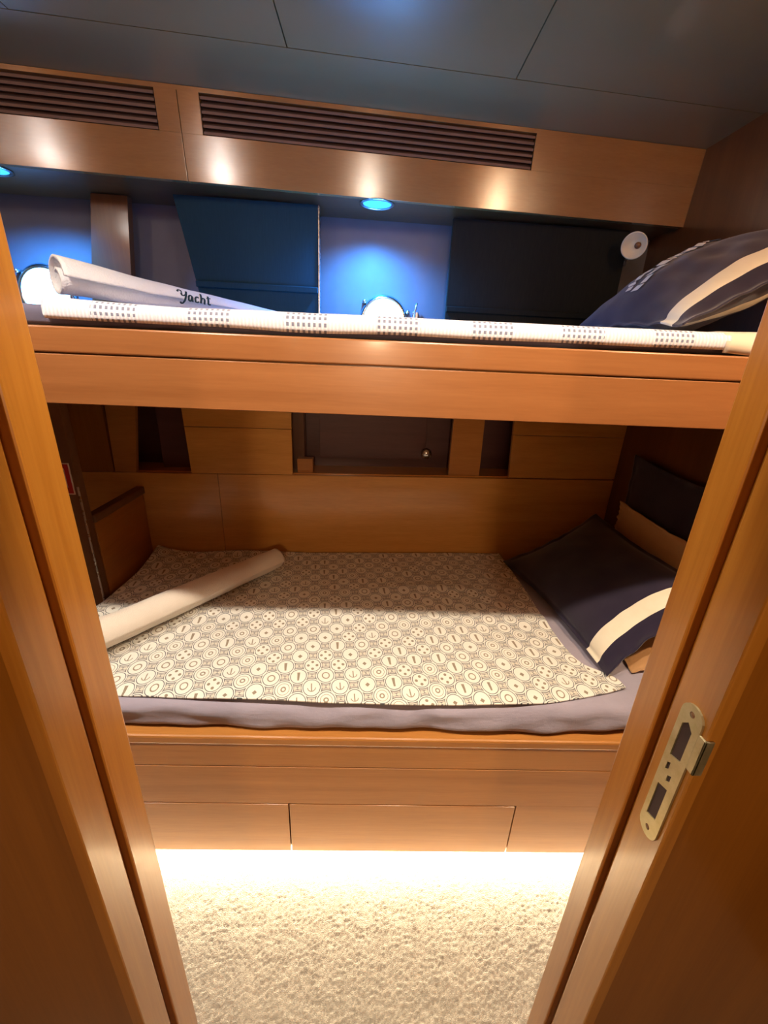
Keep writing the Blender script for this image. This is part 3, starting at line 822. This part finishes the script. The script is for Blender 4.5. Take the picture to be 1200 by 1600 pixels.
for v in fm.verts:
    fr = .395 + v.co.x / L_; r_ = .047 + (.022 - .047) * fr; fl_ = .95 + (.62 - .95) * fr
    ang = R(-4) + v.co.y / r_ * .8
    c = ta + td * fr * L_
    v.co = c + ts * (math.cos(ang) * (r_ + .0045 + v.co.z)) + Vector((0, 0, r_ * fl_ + math.sin(ang) * (r_ + .0045 + v.co.z) * fl_))
wo = link('embroidery', fm, INK, tu)
wo['label'] = 'dark stitched script'

# ------------------------------------------------------------------ reading lamp
rl = thing('reading_lamp', 'small cream swivel reading lamp on chrome arm above upper pillow', 'lamp', (.985, W(.985, .02), 1.89))
lx = .915; ly = W(lx, -.07)
aim = Matrix.Translation((lx, ly, 1.895)) @ Matrix.Rotation(R(112), 4, 'X') @ Matrix.Rotation(R(-38), 4, 'Y')
bm = bmesh.new(); lathe(bm, [(0, -.030), (.018, -.028), (.030, -.012), (.040, .006), (.043, .014), (.038, .012), (.024, -.004), (0, -.010)], aim, 40); link('lamp_shade', bm, PLASTIC, rl, True)
bm = bmesh.new(); lathe(bm, [(0, 0), (.009, -.002), (.011, -.010), (0, -.012)], aim @ Matrix.Translation((.008, 0, .006)), 20); link('bulb', bm, BRONZE, rl, True)
bm = bmesh.new(); tube(bm, [(lx + .015, ly + .022, 1.885), (.965, ly + .035, 1.880), (.985, W(.99, .08), 1.885), (.995, W(.995, .155), 1.888)], .005); link('arm', bm, STEEL, rl, True)
bm = bmesh.new(); lathe(bm, [(0, 0), (.022, 0), (.022, .008), (.012, .014), (0, .015)], Matrix.Translation((.995, W(.995, .16), 1.888)) @ Matrix.Rotation(R(90), 4, 'X'), 28); link('wall_mount', bm, STEEL, rl, True)

# ------------------------------------------------------------------ lock strike plate on the right jamb
lk = thing('strike_plate', 'worn brass-coloured lock strike plate screwed to the right door jamb', 'lock plate', (RX, .263, 1.07))
def yz_plate(bm, outer, holes, x0, x1):
    es = []
    for loop in [outer] + holes:
        vs = [bm.verts.new((x0, y, z)) for y, z in loop]
        es += [bm.edges.new((vs[i], vs[(i + 1) % len(vs)])) for i in range(len(vs))]
    bmesh.ops.triangle_fill(bm, edges=es, use_beauty=True)
    r = bmesh.ops.extrude_face_region(bm, geom=list(bm.faces))
    bmesh.ops.translate(bm, vec=(x1 - x0, 0, 0), verts=[v for v in r['geom'] if isinstance(v, bmesh.types.BMVert)])
    bmesh.ops.recalc_face_normals(bm, faces=bm.faces)
PY0, PY1, PZ0, PZ1 = .2515, .2755, 1.070, 1.232
def capsule(y0, y1, z0, z1, n=10):
    c = (y0 + y1) / 2; r = (y1 - y0) / 2
    return [(c + r * math.cos(math.pi * k / n), z1 - r + r * math.sin(math.pi * k / n)) for k in range(n + 1)] + \
           [(c - r * math.cos(math.pi * k / n), z0 + r - r * math.sin(math.pi * k / n)) for k in range(n + 1)]
def circ(y, z, r, n=14): return [(y + r * math.cos(2 * math.pi * k / n), z + r * math.sin(2 * math.pi * k / n)) for k in range(n)]
h1 = [(.2580, 1.174), (.2695, 1.170), (.2695, 1.208), (.2640, 1.214), (.2580, 1.208)]
h2 = [(.2590, 1.096), (.2700, 1.092), (.2700, 1.133), (.2590, 1.137)]
h3 = [(.2600, 1.146), (.2640, 1.143), (.2640, 1.150), (.2600, 1.153)]
h4 = [(.2655, 1.156), (.2690, 1.153), (.2690, 1.161), (.2655, 1.164)]
bm = bmesh.new(); yz_plate(bm, capsule(PY0, PY1, PZ0, PZ1), [h1, h2, h3, h4, circ(.2635, 1.223, .0028), circ(.2635, 1.080, .0028)], RX - .0002, RX - .0022)
link('plate', bm, WORN, lk)
bm = bmesh.new(); box(bm, RX - .0009, RX - .0003, .2565, .2712, 1.088, 1.2155); link('keeper_shade', bm, HOLE_SHADE, lk)  # flat dark sheet painted as the shade inside the holes
for z in (1.223, 1.080):
    bm = bmesh.new(); lathe(bm, [(0, .0022), (.0026, .0018), (.0027, 0)], Matrix.Translation((RX - .0003, .2635, z)) @ Matrix.Rotation(R(-90), 4, 'Y'), 16); link('screw', bm, BRONZE, lk, True)
bm = bmesh.new()
box(bm, RX - .0024, RX + .006, DN - .0022, DN - .0004, 1.176, 1.214, .0006); box(bm, RX - .0024, RX - .0002, DN - .0022, .2515, 1.176, 1.214, .0006)
link('lip', bm, WORN, lk)

for o in list(bpy.data.objects):
    if '_org' in o: del o['_org']
